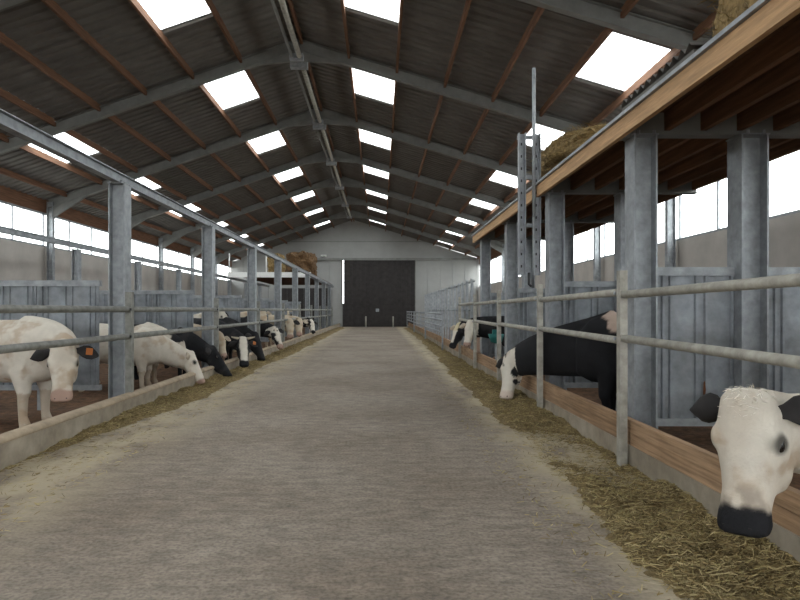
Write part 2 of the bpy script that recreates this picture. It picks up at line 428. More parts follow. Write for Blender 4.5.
for s in (-1, 1): MB().tube([(s * 0.15, -0.1, 0.0), (s * 0.15, -0.25, -0.05)], [0.07, 0.1], 10).build('lamp_head', 'white', lampf, True)

gn = gable('wall_near', Y0 - 0.14, 'clad gable wall behind the camera with an open gateway')
gable_poly(gn, 6.05, RZ - 0.03)
for a, b in ((XL, -4.6), (3.6, XR)):
    MB().box(a, b, 0, 0.14, -0.45, min(6.05, roof_z(a) - 0.03, roof_z(b) - 0.03)).build('cladding_panel', 'clad', gn)

# ------------------------------------------------------------------ columns
def h_column(x, y, z1, label, group, w=0.24, d=0.24, z0=-0.08, m='galv'):
    e = tag(empty('steel_column', (x, y, z0)), label, 'column', group)
    h = z1 - z0
    MB().prism([(p[1], p[0]) for p in H_prof(w, d, 0.018, 0.012)], 2, 0.015, h - 0.015).build('section', m, e)
    MB().box(-d / 2 - 0.04, d / 2 + 0.04, -w / 2 - 0.04, w / 2 + 0.04, 0, 0.015).build('base_plate', m, e)
    MB().box(-d / 2 - 0.01, d / 2 + 0.01, -w / 2 - 0.01, w / 2 + 0.01, h - 0.015, h).build('cap_plate', m, e)
    for s in (-1, 1):
        MB().tube([(s * 0.08, -w / 2 - 0.01, h - 0.01), (s * 0.08, -w / 2 - 0.01, h + 0.03)], 0.016, 6).build('bolt', m, e)
    return e
# right mezzanine frames
MZ = 3.32
MY = [6.3 + 3.1 * k for k in range(-2, 4)]
for i, y in enumerate(MY[2:]):
    h_column(2.74, y, MZ, 'galvanised column under the timber edged loft, %s from the camera' % ORD[i], 'front columns of the right loft')
    h_column(3.86, y, MZ, 'inner galvanised column under the loft, set behind the %s front column' % ORD[i], 'inner columns of the right loft', w=0.26, d=0.28)
# left frame columns
LY = [8.95 + 4.62 * k for k in range(0, 9)]
LZ = 3.38
for i, y in enumerate(LY):
    h_column(-3.88, y, LZ, 'galvanised column on the left of the lane, %s from the camera' % ORD[i], 'columns along the left fence')
for i, y in enumerate(LY):
    h_column(-9.2, y, LZ - 0.04, 'grey inner column in the left pens, %s from the camera' % ORD[i], 'inner columns of the left pens', w=0.2, d=0.2)
for xx, lb in ((-3.88, 'grey steel beam lying along the tops of the left lane columns'), (-9.2, 'grey steel rail along the inner columns of the left pens')):
    yb0 = 0.5
    o = MB().prism([(p[0] + xx, p[1] + LZ + 0.075) for p in H_prof(0.12, 0.15, 0.014, 0.008)], 1, yb0, LY[-1] + 4).build('long_beam', 'galv')
    tag(o, lb, 'beam')

# ------------------------------------------------------------------ right mezzanine deck
mz = tag(empty('hay_loft', (2.6, 0, MZ)), 'timber hay loft with a pale plank edge above the right pens', 'loft')
ya, yb = -1.0, 15.75
yy = ya
seg = [ya, 3.2, 9.4, yb]
for y in MY: MB().box(-0.12, 0.0, y - 0.05, y + 0.05, -0.03, 0.09).build('edge_bracket', 'frame', mz)
for a, b in zip(seg[:-1], seg[1:]):
    MB().box(-0.17, -0.12, a + 0.004, b - 0.004, -0.065, 0.105).build('edge_plank', 'timber', mz)
MB().box(-0.20, -0.10, ya, yb, 0.11, 0.145).build('edge_strip', 'galv', mz)
for y in MY:
    MB().prism([(p[0] + y, p[1] + 0.135) for p in H_prof(0.14, 0.27, 0.016, 0.01)], 0, 0.0, 2.35).build('cross_beam', 'frame', mz)
for i in range(7):
    xj = 0.0 + i * 0.38
    for a, b in zip([ya] + MY, MY + [yb]):
        MB().box(xj, xj + 0.06, max(ya, a + 0.01), b - 0.01, 0.06, 0.25).build('joist', 'joist', mz) if b - a > 0.3 else None
nd = 84
for i in range(nd):
    a = ya + (yb - ya) * i / nd
    MB().box(0.0, 2.38, a + 0.003, a + (yb - ya) / nd - 0.003, 0.25, 0.272).build('deck_board', 'deck', mz)

def straw_pile(name, label, c, size, seed, n=2600, bx=3.0, m='straw'):
    cx, cy, cz = c; sx, sy, sz = size
    e = tag(empty(name, c), label, 'straw')
    bm = bmesh.new(); bmesh.ops.create_cube(bm, size=2.0)
    bmesh.ops.subdivide_edges(bm, edges=bm.edges, cuts=12, use_grid_fill=True)
    for v in bm.verts:
        p = v.co
        q = (abs(p.x) ** bx + abs(p.y) ** bx + abs(p.z) ** bx) ** (1 / bx)
        p = p / max(q, 1e-3) * 1.0
        d = 1 + 0.16 * fbm(p.x + seed, p.y, p.z, 2.2)
        v.co = Vector((p.x * sx / 2 * d, p.y * sy / 2 * d, max(0, sz / 2 + p.z * sz / 2 * d)))
    me = bpy.data.meshes.new('heap'); bm.to_mesh(me)
    pts = [f.calc_center_median() for f in bm.faces]; nrm = [f.normal.copy() for f in bm.faces]; bm.free()
    me.materials.append(M[m]); link('heap', me, e)
    pos, lng = [], []
    for k in range(n):
        j = random.randrange(len(pts)); pp = pts[j] + nrm[j] * 0.01 + Vector([random.uniform(-.06, .06) for _ in range(3)])
        pos.append((pp.x, pp.y, max(0.01, pp.z)))
    stuff(blades('straw_stalks', np.array(pos), 0.10, 0.22, 0.007, 0.7, [(0.32, 0.23, 0.10), (0.20, 0.135, 0.055), (0.38, 0.29, 0.15)] if m == 'straw' else [(0.16, 0.09, 0.04), (0.11, 0.06, 0.03)], e))
    return e
def blades(name, pos, l0, l1, wd, tilt, cols, parent=None):
    n = len(pos)
    az = np.random.rand(n) * 2 * np.pi; el = (np.random.rand(n) - 0.3) * tilt
    ln = l0 + (l1 - l0) * np.random.rand(n)
    d = np.stack([np.cos(az) * np.cos(el), np.sin(az) * np.cos(el), np.sin(el)], 1) * ln[:, None] / 2
    s = np.stack([-np.sin(az), np.cos(az), np.random.rand(n) * 0.8], 1) * wd / 2
    V = np.stack([pos - d - s, pos - d + s, pos + d + s * .6, pos + d - s * .6], 1).reshape(-1, 3)
    me = bpy.data.meshes.new(name)
    me.vertices.add(4 * n); me.vertices.foreach_set('co', V.astype(np.float32).ravel())
    me.loops.add(4 * n); me.loops.foreach_set('vertex_index', np.arange(4 * n, dtype=np.int32))
    me.polygons.add(n); me.polygons.foreach_set('loop_start', np.arange(0, 4 * n, 4, dtype=np.int32))
    try: me.polygons.foreach_set('loop_total', np.full(n, 4, dtype=np.int32))
    except Exception: pass
    me.update(calc_edges=True)
    a = me.color_attributes.new('tint', 'FLOAT_COLOR', 'POINT')
    c = np.array(cols)[np.random.randint(0, len(cols), n)] * (0.75 + 0.5 * np.random.rand(n, 1))
    C = np.concatenate([c, np.ones((n, 1))], 1).repeat(4, 0)
    a.data.foreach_set('color', C.astype(np.float32).ravel())
    me.materials.append(M['feed_bits'])
    return link(name, me, parent)
DZK = MZ + 0.275
straw_pile('straw_heap', 'golden straw bale on the loft edge at the top right corner', (3.05, 3.85, DZK), (0.95, 1.9, 1.5), 1, bx=10)
straw_pile('straw_heap', 'low golden straw heap on the loft behind the lifting mast', (3.1, 9.6, DZK), (1.0, 2.6, 0.62), 9, bx=2.4)
# corrugated sheet left lying on the loft edge
cs = MB()
n = 44
for s, z in ((0, 0), (1, 0.006)):
    for i in range(n + 1):
        a = i / n * 11 * 2 * math.pi
        for xx in (0.0, 0.55): cs.v.append((2.62 + xx, 5.05 + 1.5 * i / n, DZK + 0.135 + 0.03 * math.sin(a) + z))
for i in range(n):
    q = 2 * i; cs.f.append((q, q + 1, q + 3, q + 2)); r = 2 * (n + 1) + q; cs.f.append((r, r + 2, r + 3, r + 1))
cs.box(2.64, 2.72, 5.05, 6.55, DZK, DZK + 0.10).box(3.05, 3.13, 5.05, 6.55, DZK, DZK + 0.10)
tag(cs.build('corrugated_sheet', 'roof'), 'dark corrugated sheet lying on the loft edge under a skylight', 'sheet')

# lifting mast on the loft edge
ms = tag(empty('lifting_mast', (2.33, 9.3, 2.04)), 'galvanised upright mast with a thin pole in front of the loft edge', 'mast')
for xo in (-0.13, 0.10):
    mb = MB(); mb.box(xo - 0.055, xo + 0.055, 0.04, 0.05, 0, 2.2).box(xo - 0.055, xo - 0.045, -0.04, 0.04, 0, 2.2).box(xo + 0.045, xo + 0.055, -0.04, 0.04, 0, 2.2)
    ch = mb.build('channel', 'galv', ms)
    for k in range(11): MB().box(xo - 0.010, xo + 0.010, 0.03, 0.042, 0.12 + k * 0.19, 0.16 + k * 0.19).build('slot', 'dark', ch)
for zz in (0.05, 0.75, 1.5, 2.12): MB().box(-0.19, 0.16, 0.05, 0.075, zz, zz + 0.06).build('cross_plate', 'galv', ms)
MB().tube([(0.05, -0.02, 0.9), (0.05, -0.02, 3.2)], 0.028, 8).build('pole', 'galv', ms, True)
MB().tube([(-0.02, 0.0, 0.04), (-0.02, 0.0, -0.14), (0.02, 0.0, -0.17)], 0.022, 8).build('hook', 'dark', ms, True)

# ------------------------------------------------------------------ kerbs
kr = tag(empty('feed_kerb', (2.40, 0, 0)), 'concrete and brown timber kerb along the right feed strip', 'kerb')
MB().box(0, 0.1, -3, Y1 - 0.3, -0.02, 0.2).build('concrete_base', 'kerb', kr)
ks = [-3.2] + [2.8 + 3.0 * k for k in range(0, 17)]
for a, b in zip(ks[:-1], ks[1:]):
    MB().box(0.012, 0.072, a + 0.006, b - 0.006, 0.2, 0.315).build('plank', 'kerb_timber', kr)
    MB().box(0.008, 0.070, a + 0.006, b - 0.006, 0.319, 0.44).build('plank', 'kerb_timber', kr)
kl = tag(empty('feed_kerb', (-3.55, 0, 0)), 'low pale concrete kerb with rounded cap along the left feed strip', 'kerb')
MB().box(-0.13, 0, -3, Y1 - 0.3, -0.02, 0.24).build('concrete_base', 'kerb', kl)
MB().tube([(-0.07, -3, 0.265), (-0.07, Y1 - 0.3, 0.265)], [(0.085, 0.045)] * 2, 12).build('kerb_cap', 'kerb_cap', kl, True)

# ------------------------------------------------------------------ fences
fr_ = tag(empty('feed_fence', (2.34, 0, 0)), 'two rail pipe fence with flat galvanised posts right of the lane', 'fence')
PY = [2.8, 5.8, 8.78, 11.8, 14.8, 17.6]
for y in PY:
    MB().box(-0.035, 0.035, y - 0.045, y + 0.045, 0.0, 1.88).build('post', 'pipe', fr_)
    for z in (1.665, 1.22): MB().tube([(-0.05, y + 0.075, z), (0.05, y + 0.075, z)], 0.018, 6).build('bolt', 'galv', fr_)
for a, b in zip([-0.6] + PY[:-1], PY):
    for z, dz in ((1.66, 0.012), (1.215, -0.012)):
        MB().tube([(0.0, a + 0.05, z + dz), (0, b - 0.05, z - dz)], 0.037, 12).build('rail', 'pipe', fr_, True)
fl = tag(empty('feed_fence', (-3.64, 0, 0)), 'two rail grey pipe fence left of the lane', 'fence')
QY = [4.0, 8.72] + [8.72 + 4.62 * k for k in range(1, 9)]
for y in QY:
    MB().box(-0.045, 0.045, y - 0.045, y + 0.045, 0.24, 1.76).build('post', 'pipe_left', fl)
    for z in (1.51, 1.12): MB().tube([(-0.06, y - 0.08, z), (0.06, y - 0.08, z)], 0.02, 6).build('bolt', 'dark', fl)
for a, b in zip([-0.6] + QY[:-1], QY):
    for z in (1.51, 1.12):
        MB().tube([(0.0, a + 0.05, z), (0, b - 0.05, z)], 0.042, 12).build('rail', 'pipe_left', fl, True)
# far right: tall bar partition and a run of four-rail gates
tb = tag(empty('bar_partition', (2.55, 0, 0)), 'tall row of upright galvanised bars at the far right fence', 'partition')
for k in range(19):
    y = 16.65 + k * 0.95
    MB().box(-0.035, 0.035, y - 0.05, y + 0.05, 0.2, 2.36).build('upright', 'galv', tb)
for z in (2.3, 1.5): MB().tube([(0.06, 16.65, z), (0.06, 33.8, z)], 0.03, 8).build('rail', 'galv', tb, True)
for i, (a, b) in enumerate(((21.9, 30.0), (30.3, 40.0), (40.3, 50.5))):
    g = tag(empty('rail_gate', (2.28, a, 0)), 'four rail galvanised gate along the far right kerb, %s from the camera' % ORD[i], 'gate', 'rail gates on the far right')
    for z in (0.68, 0.9, 1.13, 1.36): MB().tube([(0, 0, z), (0, b - a, z)], 0.035, 8).build('rail', 'galv', g, True)
    nn = int((b - a) / 2.6)
    for k in range(nn + 1):
        MB().box(-0.03, 0.03, (b - a) * k / nn - 0.03, (b - a) * k / nn + 0.03, 0.0 if k in (0, nn) else 0.62, 1.42).build('upright', 'galv', g)

# ------------------------------------------------------------------ cross partitions
def sheet_panel_mesh(wd, z0, z1):
    """ribbed galvanised sheet panel, X from 0 to wd, front face y=0"""
    mb = MB(); prof = []
    ribs = [0.06, 0.14, wd / 2 - 0.05, wd / 2 + 0.05, wd - 0.14, wd - 0.06]
    prof.append((0, 0))
    for r in ribs: prof += [(r - 0.022, 0), (r - 0.012, -0.022), (r + 0.012, -0.022), (r + 0.022, 0)]
    prof.append((wd, 0)); prof += [(wd, 0.02), (0, 0.02)]
    mb.prism(prof, 2, z0, z1)
    return mb.mesh('panel', 'galv_sheet')
pm = sheet_panel_mesh(0.92, 0.36, 1.86)
def partition(y, x0, n, label, group, frame_z=(1.86, 1.95)):
    e = tag(empty('sheet_partition', (x0, y, 0)), label, 'partition', group)
    for k in range(n): link('panel', pm, e, (k * 0.95, 0, 0))
    wt = n * 0.95
    MB().box(-0.03, wt, -0.03, 0.05, *frame_z).build('top_rail', 'galv', e)
    MB().box(-0.03, wt, -0.025, 0.045, 0.28, 0.36).build('bottom_rail', 'galv', e)
    for k in range(0, n + 1, 2): MB().box(k * 0.95 - 0.03, k * 0.95 + 0.02, 0.02, 0.07, -0.03, 1.86).build('leg', 'galv', e)
    return e
for i, y in enumerate(MY[2:]):
    e = partition(y + 0.02, 2.92, 1, 'short ribbed galvanised panel between the loft columns of the %s pen divider' % ORD[i], 'narrow right pen dividers')
    e = partition(y + 0.02, 4.10, 5, 'ribbed galvanised pen divider right of the lane, %s from the camera' % ORD[i], 'wide right pen dividers')
for i, y in enumerate(LY[:6]):
    e = partition(y + 0.18, -9.0, 5, 'ribbed galvanised pen divider left of the lane, %s from the camera' % ORD[i], 'left pen dividers')

first_panel = [o for o in bpy.data.objects if o.name == 'sheet_partition'][0]
rs = [(0.44, 0.40), (0.50, 0.40), (0.505, 0.50), (0.49, 0.58), (0.50, 0.66), (0.49, 0.76), (0.475, 0.74), (0.47, 0.60), (0.45, 0.52)]
MB().prism(rs, 1, -0.0245, -0.0235).build('rust_streak', 'rust', first_panel)['label'] = 'brown rust streak'
# left loft far back, with bales
lf = tag(empty('hay_loft', (-6.3, 34.2, LZ)), 'far left loft with a pale edge beam carrying straw', 'loft')
MB().box(-2.4, 2.35, 0.0, 0.12, -0.02, 0.28).build('edge_beam', 'white', lf)
for k in range(16): MB().box(-2.4, 2.35, 0.12 + k * 0.95, 0.12 + k * 0.95 + 0.94, 0.18, 0.24).build('deck_board', 'deck', lf)
MB().box(2.25, 2.35, 0.12, 15.3, -0.02, 0.17).build('side_beam', 'galv', lf)
for k in range(3): MB().tube([(-2.3 + k * 1.05, 0.06, 0.28), (-2.3 + k * 1.05, 0.06, 1.35)], 0.035, 8).build('rail_post', 'white', lf, True)
straw_pile('straw_heap', 'brown straw bale on the far left loft', (-6.2, 36.0, LZ + 0.25), (0.9, 1.6, 1.2), 4, 500, 5)
straw_pile('straw_heap', 'rusty brown straw stack on the far left loft near the gable', (-5.35, 41.0, LZ + 0.25), (1.9, 3.0, 1.75), 14, 700, 5, 'old_straw')

# drinkers
for (x, y, z), lb in (((2.75, 14.2, 0.86), 'teal plastic drinking bowl behind the right rails'),
                      ((2.95, 21.0, 0.9), 'small teal drinking bowl by the far right bars')):
    e = tag(empty('water_bowl', (x, y, z - 0.25)), lb, 'water bowl')
    rr = []
    for r, zz in ((0.05, 0.1), (0.13, 0.13), (0.17, 0.24), (0.19, 0.32), (0.17, 0.32), (0.14, 0.22), (0.03, 0.17)):
        rr.append([(r * math.cos(a), r * 1.2 * math.sin(a), zz) for a in [2 * math.pi * j / 14 for j in range(14)]])
    MB().rings(rr).build('bowl', 'teal', e, True)
    MB().tube([(0.0, 0, -z + 0.25 - 0.05), (0.0, 0, 0.12)], 0.03, 8).build('pipe', 'galv', e, True)
    MB().box(-0.06, 0.06, 0.12, 0.2, 0.3, 0.42).build('valve', 'teal', e)

# ------------------------------------------------------------------ feed
def feed_h_right(x, y):
    edge = 1.42 + 0.16 * min(1, y / 9) + 0.30 * sstep(9, 30, y) + 0.10 * fbm(y, 0.3, 7, 0.9)
    e = sstep(edge - 0.02, edge + 0.28, x)
    hp = 0.05 + 0.055 * sstep(7, 10, y) * (1 - sstep(12.5, 16, y))
    h = e * (hp + 0.06 * fbm(x, y, 1, 2.2)) - 0.012
    bare = math.exp(-(((y - 6.3) / 1.0) ** 2) - (((x - 1.95) / 0.42) ** 2))
    return h - 0.085 * bare, e * (1 - 0.93 * bare)
def feed_h_left(x, y):
    edge = -3.02 + 0.13 * fbm(y, 0.7, 3, 0.8) + 0.12 * sstep(14, 24, y) - 0.42 * (1 - sstep(6.0, 9.5, y))
    e = sstep(-edge - 0.02, -edge + 0.25, -x)
    h = e * (0.085 + 0.07 * fbm(x, y, 5, 2.0)) * (0.25 + 0.75 * sstep(5.5, 8.5, y)) - 0.012
    return h, e * (0.12 + 0.88 * sstep(4.8, 7.0, y))
def feed(name, x0, x1, fn, label, nbits):
    e = tag(stuff(empty(name, (0, 0, 0))), label, 'feed')
    mb = MB(); ys = []; y = 1.5
    while y < 50: ys.append(y); y += max(0.035, 0.008 * y)
    xs = np.linspace(x0, x1, 34); n = len(xs)
    for yy in ys:
        for xx in xs: mb.v.append((xx, yy, fn(xx, yy)[0] + 0.018 * fbm(xx, yy, 2, 9)))
    for a in range(len(ys) - 1):
        for i in range(n - 1):
            q = a * n + i; mb.f.append((q, q + 1, q + n + 1, q + n))
    stuff(mb.build('feed_bed', 'feed', e, True))
    pos = []
    while len(pos) < nbits:
        yy = 1.6 * (28 / 1.6) ** random.random(); xx = random.uniform(x0 - 0.25, x1 + 0.25)
        xc = min(max(xx, x0), x1)
        h, den = fn(xc, yy)
        if xx < -3.56 or xx > 2.39: continue
        dd = max(den, 0.035 if abs(xx - xc) < 0.2 else 0)
        if random.random() < dd: pos.append((xx, yy, max(0.004, h + random.uniform(0.0, 0.016))))
    stuff(blades('feed_stalks', np.array(pos), 0.03, 0.09, 0.006, 0.6,
                 [(0.36, 0.27, 0.125), (0.25, 0.18, 0.075), (0.46, 0.37, 0.19), (0.15, 0.11, 0.05), (0.38, 0.31, 0.14)], e))
feed('feed_strip', 1.25, 2.40, feed_h_right, 'chopped straw and silage feed spread along the right kerb', 46000)
feed('feed_strip', -3.55, -2.7, feed_h_left, 'chopped straw and silage feed heaped along the left kerb', 26000)

# ------------------------------------------------------------------ cattle
WHITE, CREAM, TAN = (0.64, 0.59, 0.51), (0.52, 0.44, 0.335), (0.36, 0.24, 0.14)
BLACK, GREY, PINK = (0.016, 0.016, 0.018), (0.16, 0.15, 0.14), (0.48, 0.30, 0.23)
HALF_SIDE = 1
def mixc(a, b, t): return tuple(a[i] * (1 - t) + b[i] * t for i in range(3))

def cow(label, shoulder, yaw, poll, muzzle, look='white', s=1.0, vox=0.03, ear='dark', muz='pink', tagged=None, horns=False,
        seed=0, headw=1.0, face=None, neck_mid=None, look_dir=None, neck_k=1.0, neck_bz=1.04, ear_up=0.06, dz=0.0, neck_w=1.0):
    """shoulder: ground point under the withers; yaw: heading; poll, muzzle: world points of the head"""
    R = Matrix.Rotation(-yaw, 3, 'Z'); base = Vector((shoulder[0], shoulder[1], -0.02 + dz))
    e = tag(empty('cow', base, yaw), label, 'cow', 'cattle feeding along the lane')
    P = R @ (Vector(poll) - base); Q = R @ (Vector(muzzle) - base)
    mb = MB()
    # trunk
    st = [(-1.62, 1.13, .10, .13), (-1.5, 1.12, .25, .26), (-1.2, 1.07, .32, .34), (-.8, .99, .385, .40), (-.4, .97, .385, .42),
          (0, .98, .335, .42), (.2, .95, .27, .37), (.36, .90, .16, .24)]
    rr = []
    for x, z, a, b in st:
        rr.append([(x * s, a * s * math.copysign(abs(math.cos(t)) ** 0.85, math.cos(t)), (z + b * math.copysign(abs(math.sin(t)) ** 0.85, math.sin(t))) * s)
                   for t in [2 * math.pi * j / 20 for j in range(20)]])
    mb.rings(rr)
    for sd in (-1, 1):
        mb.tube([(0.04 * s, .17 * sd * s, 0.98 * s), (-.03 * s, .2 * sd * s, .72 * s), (.02 * s, .2 * sd * s, .43 * s), (.0, .2 * sd * s, .38 * s), (.0, .2 * sd * s, .14 * s), (.02 * s, .2 * sd * s, .07 * s), (.04 * s, .2 * sd * s, 0.0)],
                [(.14 * s, .22 * s), .14 * s, .085 * s, .068 * s, .056 * s, .068 * s, .075 * s], 10, (1, 0, 0))
        mb.tube([(-1.25 * s, .18 * sd * s, 1.05 * s), (-1.12 * s, .21 * sd * s, .78 * s), (-1.3 * s, .2 * sd * s, .52 * s), (-1.38 * s, .2 * sd * s, .45 * s), (-1.34 * s, .2 * sd * s, .14 * s), (-1.31 * s, .2 * sd * s, .07 * s), (-1.29 * s, .2 * sd * s, 0.0)],
                [(.22 * s, .28 * s), .2 * s, .10 * s, .074 * s, .056 * s, .068 * s, .075 * s], 10, (1, 0, 0))
    mb.tube([(-1.6 * s, 0, 1.28 * s), (-1.7 * s, 0, 1.05 * s), (-1.7 * s, 0, .7 * s), (-1.7 * s, 0, .45 * s)], [.05, .04, .035, .05], 8, (1, 0, 0))
    # head
    ax = (Q - P); Lh = ax.length; ax.normalize()
    fwd = Vector((P.x - 0.1 * s, P.y, 0)).normalized()
    if look_dir: fwd = (R @ Vector((look_dir[0], look_dir[1], 0))).normalized()
    nn = (Vector((0, 0, 0.8)) + fwd * 1.2); nn = (nn - ax * nn.dot(ax)).normalized()
    sd_ = nn.cross(ax).normalized()
    k = Lh * headw
    hs = [(-.06, .10, .12, -.13), (0.0, .165, .20, -.10), (.10, .185, .27, -.12), (.22, .205, .33, -.135), (.32, .212, .37, -.15), (.42, .195, .375, -.15), (.55, .162, .345, -.125),
          (.68, .138, .285, -.105), (.80, .142, .22, -.095), (.90, .158, .21, -.095), (.97, .145, .18, -.095), (1.0, .10, .12, -.095)]
    # (t, half width, depth, centre offset) as fractions of the head length
    rr = []
    for t, a, d, c in hs:
        ctr = P + ax * (t * Lh) + nn * ((-d / 2 + 0.035 - 0.03 * t) * k)
        ring = []
        for j in range(18):
            th = 2 * math.pi * j / 18
            cc, ss = math.cos(th), math.sin(th)
            wfac = 1.0 if ss > 0 else 1.0 - 0.25 * abs(ss)
            ring.append(ctr + sd_ * (a * k * wfac * math.copysign(abs(cc) ** 0.8, cc)) + nn * (d / 2 * k * math.copysign(abs(ss) ** 0.8, ss)))
        rr.append(ring)
    mb.rings(rr)
    def blob(u, sd0, wn0, ra, rs, rn):
        c = P + ax * (u * Lh) + sd_ * (sd0 * k) + nn * (wn0 * k); rr = []
        for i in range(7):
            ph = math.pi * (i + 0.15) / 6.3
            rr.append([c + ax * (ra * k * math.cos(ph)) + (sd_ * (rs * math.cos(q)) + nn * (rn * math.sin(q))) * (k * math.sin(ph)) for q in [2 * math.pi * j / 10 for j in range(10)]])
        mb.rings(rr)
    for sg in (-1, 1):
        blob(.30, sg * .165, -.055, .09, .05, .065)      # brow
        blob(.42, sg * .115, -.235, .20, .07, .11)       # cheek
        blob(.93, sg * .075, -.055, .06, .05, .055)      # nostril flare
    blob(.02, 0, -.03, .08, .12, .075)                   # poll
    blob(.90, 0, -.20, .09, .075, .05)                   # chin
    # neck
    Nend = P + ax * (0.16 * Lh) - nn * (0.16 * k)
    A = Vector((-0.15 * s, 0, 1.08 * s)); B = Vector((0.22 * s, 0, neck_bz * s))
    Cc = (R @ (Vector(neck_mid) - base)) if neck_mid else Nend - nn * 0.05 * s - fwd * 0.32 * (Nend - B).length + Vector((0, 0, 0.10 * s))
    pts, rad = [], []
    for i in range(9):
        t = i / 8
        p = A * (1 - t) ** 3 + B * 3 * t * (1 - t) ** 2 + Cc * 3 * t * t * (1 - t) + Nend * t ** 3
        pts.append(p); f = 1 + (neck_k - 1) * math.sin(math.pi * min(1, t * 1.1)) if neck_k > 1 else 1 + (neck_k - 1) * sstep(.1, .5, t)
        rad.append((((.26 - .115 * t) * s + 0.02) * f * (1 + (neck_w - 1) * sstep(.05, .3, t)), ((.36 - .165 * t) * s + 0.02) * f))
    mb.tube(pts, rad, 14)
    me0 = mb.mesh('body', 'hide')
    o = bpy.data.objects.new('tmp', me0); COL.objects.link(o)
    r = o.modifiers.new('r', 'REMESH'); r.mode = 'VOXEL'; r.voxel_size = vox; r.use_smooth_shade = True
    sm = o.modifiers.new('s', 'SMOOTH'); sm.factor = 0.5; sm.iterations = max(3, int(0.10 / vox * 1.3))
    dg = bpy.context.evaluated_depsgraph_get()
    me = bpy.data.meshes.new_from_object(o.evaluated_get(dg))
    bpy.data.objects.remove(o); me.name = 'body'
    me.materials.clear(); me.materials.append(M['hide'])
    me.polygons.foreach_set('use_smooth', [True] * len(me.polygons))
    # coat
    at = me.color_attributes.new('hide', 'FLOAT_COLOR', 'POINT'); cols = []
    for v in me.vertices:
        p = v.co; q = p - P; u = q.dot(ax) / Lh; wn = q.dot(nn) / k; wsd = q.dot(sd_) / k
        inhead = -0.1 < u < 1.1 and abs(wsd) < .3 and -.5 < wn < .2
        f1 = fbm(p.x + seed * 3.1, p.y + seed, p.z, 1.7); f2 = fbm(p.x, p.y + seed, p.z + 9, 4.5)
        if look in ('white', 'cream', 'white_patch'):
            c = WHITE if look != 'cream' else CREAM
            c = mixc(c, TAN, 0.5 * sstep(0.05, 0.55, f2) + 0.18 * sstep(.0, .5, f1))
            if look == 'white_patch' and not inhead and p.z > 0.7: c = mixc(c, BLACK, sstep(.2, .26, f1))
            if not inhead and p.z < 0.45 * s: c = mixc(c, TAN, 0.45)
        elif look == 'black':
            c = mixc(BLACK, GREY, 0.12 * sstep(.1, .6, f2))
        elif look == 'pied':
            c = BLACK
            if not inhead:
                dp = math.hypot(p.x + 0.16 * s, (p.z - 1.36 * s) * 1.1) + 0.12 * f2
                c = mixc(c, mixc(WHITE, PINK, .6), 1 - sstep(.20, .25, dp))
                c = mixc(c, mixc(WHITE, TAN, .5), (1 - sstep(.60 * s, .66 * s, p.z)) * sstep(-.05, .05, f1) * (1 - sstep(-.3, -.2, p.x)))
        if inhead and face:
            if face == 'white':
                c = mixc(WHITE, TAN, .35 * sstep(.1, .5, f2)) if wn > -.36 else c
                if seed % 2: c = mixc(c, BLACK, sstep(.20, .28, f2) * sstep(.03, .07, abs(wsd)))
            elif face == 'blaze':
                c = mixc(c, WHITE, (1 - sstep(.10, .13, abs(wsd) + .02 * f2)) * sstep(-.16, -.12, wn))
            elif face == 'half':
                if wsd * HALF_SIDE > 0.015: c = BLACK
                elif u < .3: c = mixc(WHITE, (0.5, .4, .15), .5)
                else: c = WHITE
        if inhead and look in ('white', 'cream', 'white_patch') or face == 'white' and inhead:
            de = math.sqrt((u - .33) ** 2 + ((abs(wsd) - .2) * .7) ** 2 + ((wn + .075) * 1.1) ** 2)
            c = mixc(c, (.05, .048, .045), .9 * (1 - sstep(.035, .09, de + .02 * f2)))
        if inhead:
            c = mixc(c, mixc(GREY, WHITE, .3), .55 * sstep(.25, .45, f2) * sstep(.62, .72, u)) if look == 'white' and muz == 'black' else c
            um = u + .05 * f2 + .10 * wn
            mcol = {'black': BLACK, 'pink': mixc(PINK, GREY, .35), 'pale': mixc(WHITE, PINK, .4)}[muz]
            c = mixc(c, mcol, sstep(.795, .84, um))
        cols += [c[0], c[1], c[2], 1.0]
    at.data.foreach_set('color', cols)
    link('body', me, e)
    if vox < 0.018:      # curly hair on the poll of the nearest animal
        hp = []
        for v in me.vertices:
            q = v.co - P; u = q.dot(ax) / Lh; wn = q.dot(nn) / k
            if -.1 < u < .24 and wn > -.12 and abs(q.dot(sd_)) < .16 * k:
                if random.random() < .5 * (1 - sstep(-.02, .22, u)) * (1 - sstep(.06, .16, abs(q.dot(sd_)) / k)): hp.append(tuple(v.co + v.normal * random.uniform(.001, .010) + Vector([random.uniform(-.008, .008) for _ in range(3)])))
        stuff(blades('hair', np.array(hp), 0.025, 0.05, 0.004, 1.0, [(0.85, 0.80, 0.72), (0.75, 0.68, 0.58), (0.9, 0.87, 0.8)], e))
    # ears, eyes, nostrils, tags, horns
    for sg in (-1, 1):
        b0 = P + ax * (.09 * Lh) + sd_ * (sg * .165 * k) - nn * (.10 * k)
        out = (sd_ * sg * 1.0 - nn * .30 + ax * ear_up).normalized(); up = (nn * 0.25 - ax * 1.0).normalized()
        wv = out.cross(up).normalized(); up = wv.cross(out).normalized()
        rr = []
        for t, a in ((-.08, .3), (.1, .45), (.3, .85), (.5, 1.0), (.7, .88), (.88, .5), (1.0, .12)):
            ctr = b0 + out * (t * .32 * k) + Vector((0, 0, -0.05 * t * t))
            rr.append([ctr + up * (.105 * k * a * math.cos(2 * math.pi * j / 10)) + wv * (.03 * k * a * math.sin(2 * math.pi * j / 10) + .025 * k * math.cos(2 * math.pi * j / 10) ** 2) for j in range(10)])
        eo = MB().rings(rr).build('ear', 'ear_dark' if ear == 'dark' else 'ear_cream', e, True)
        if ear == 'dark' and look != 'black': eo['label'] = 'dark ear'
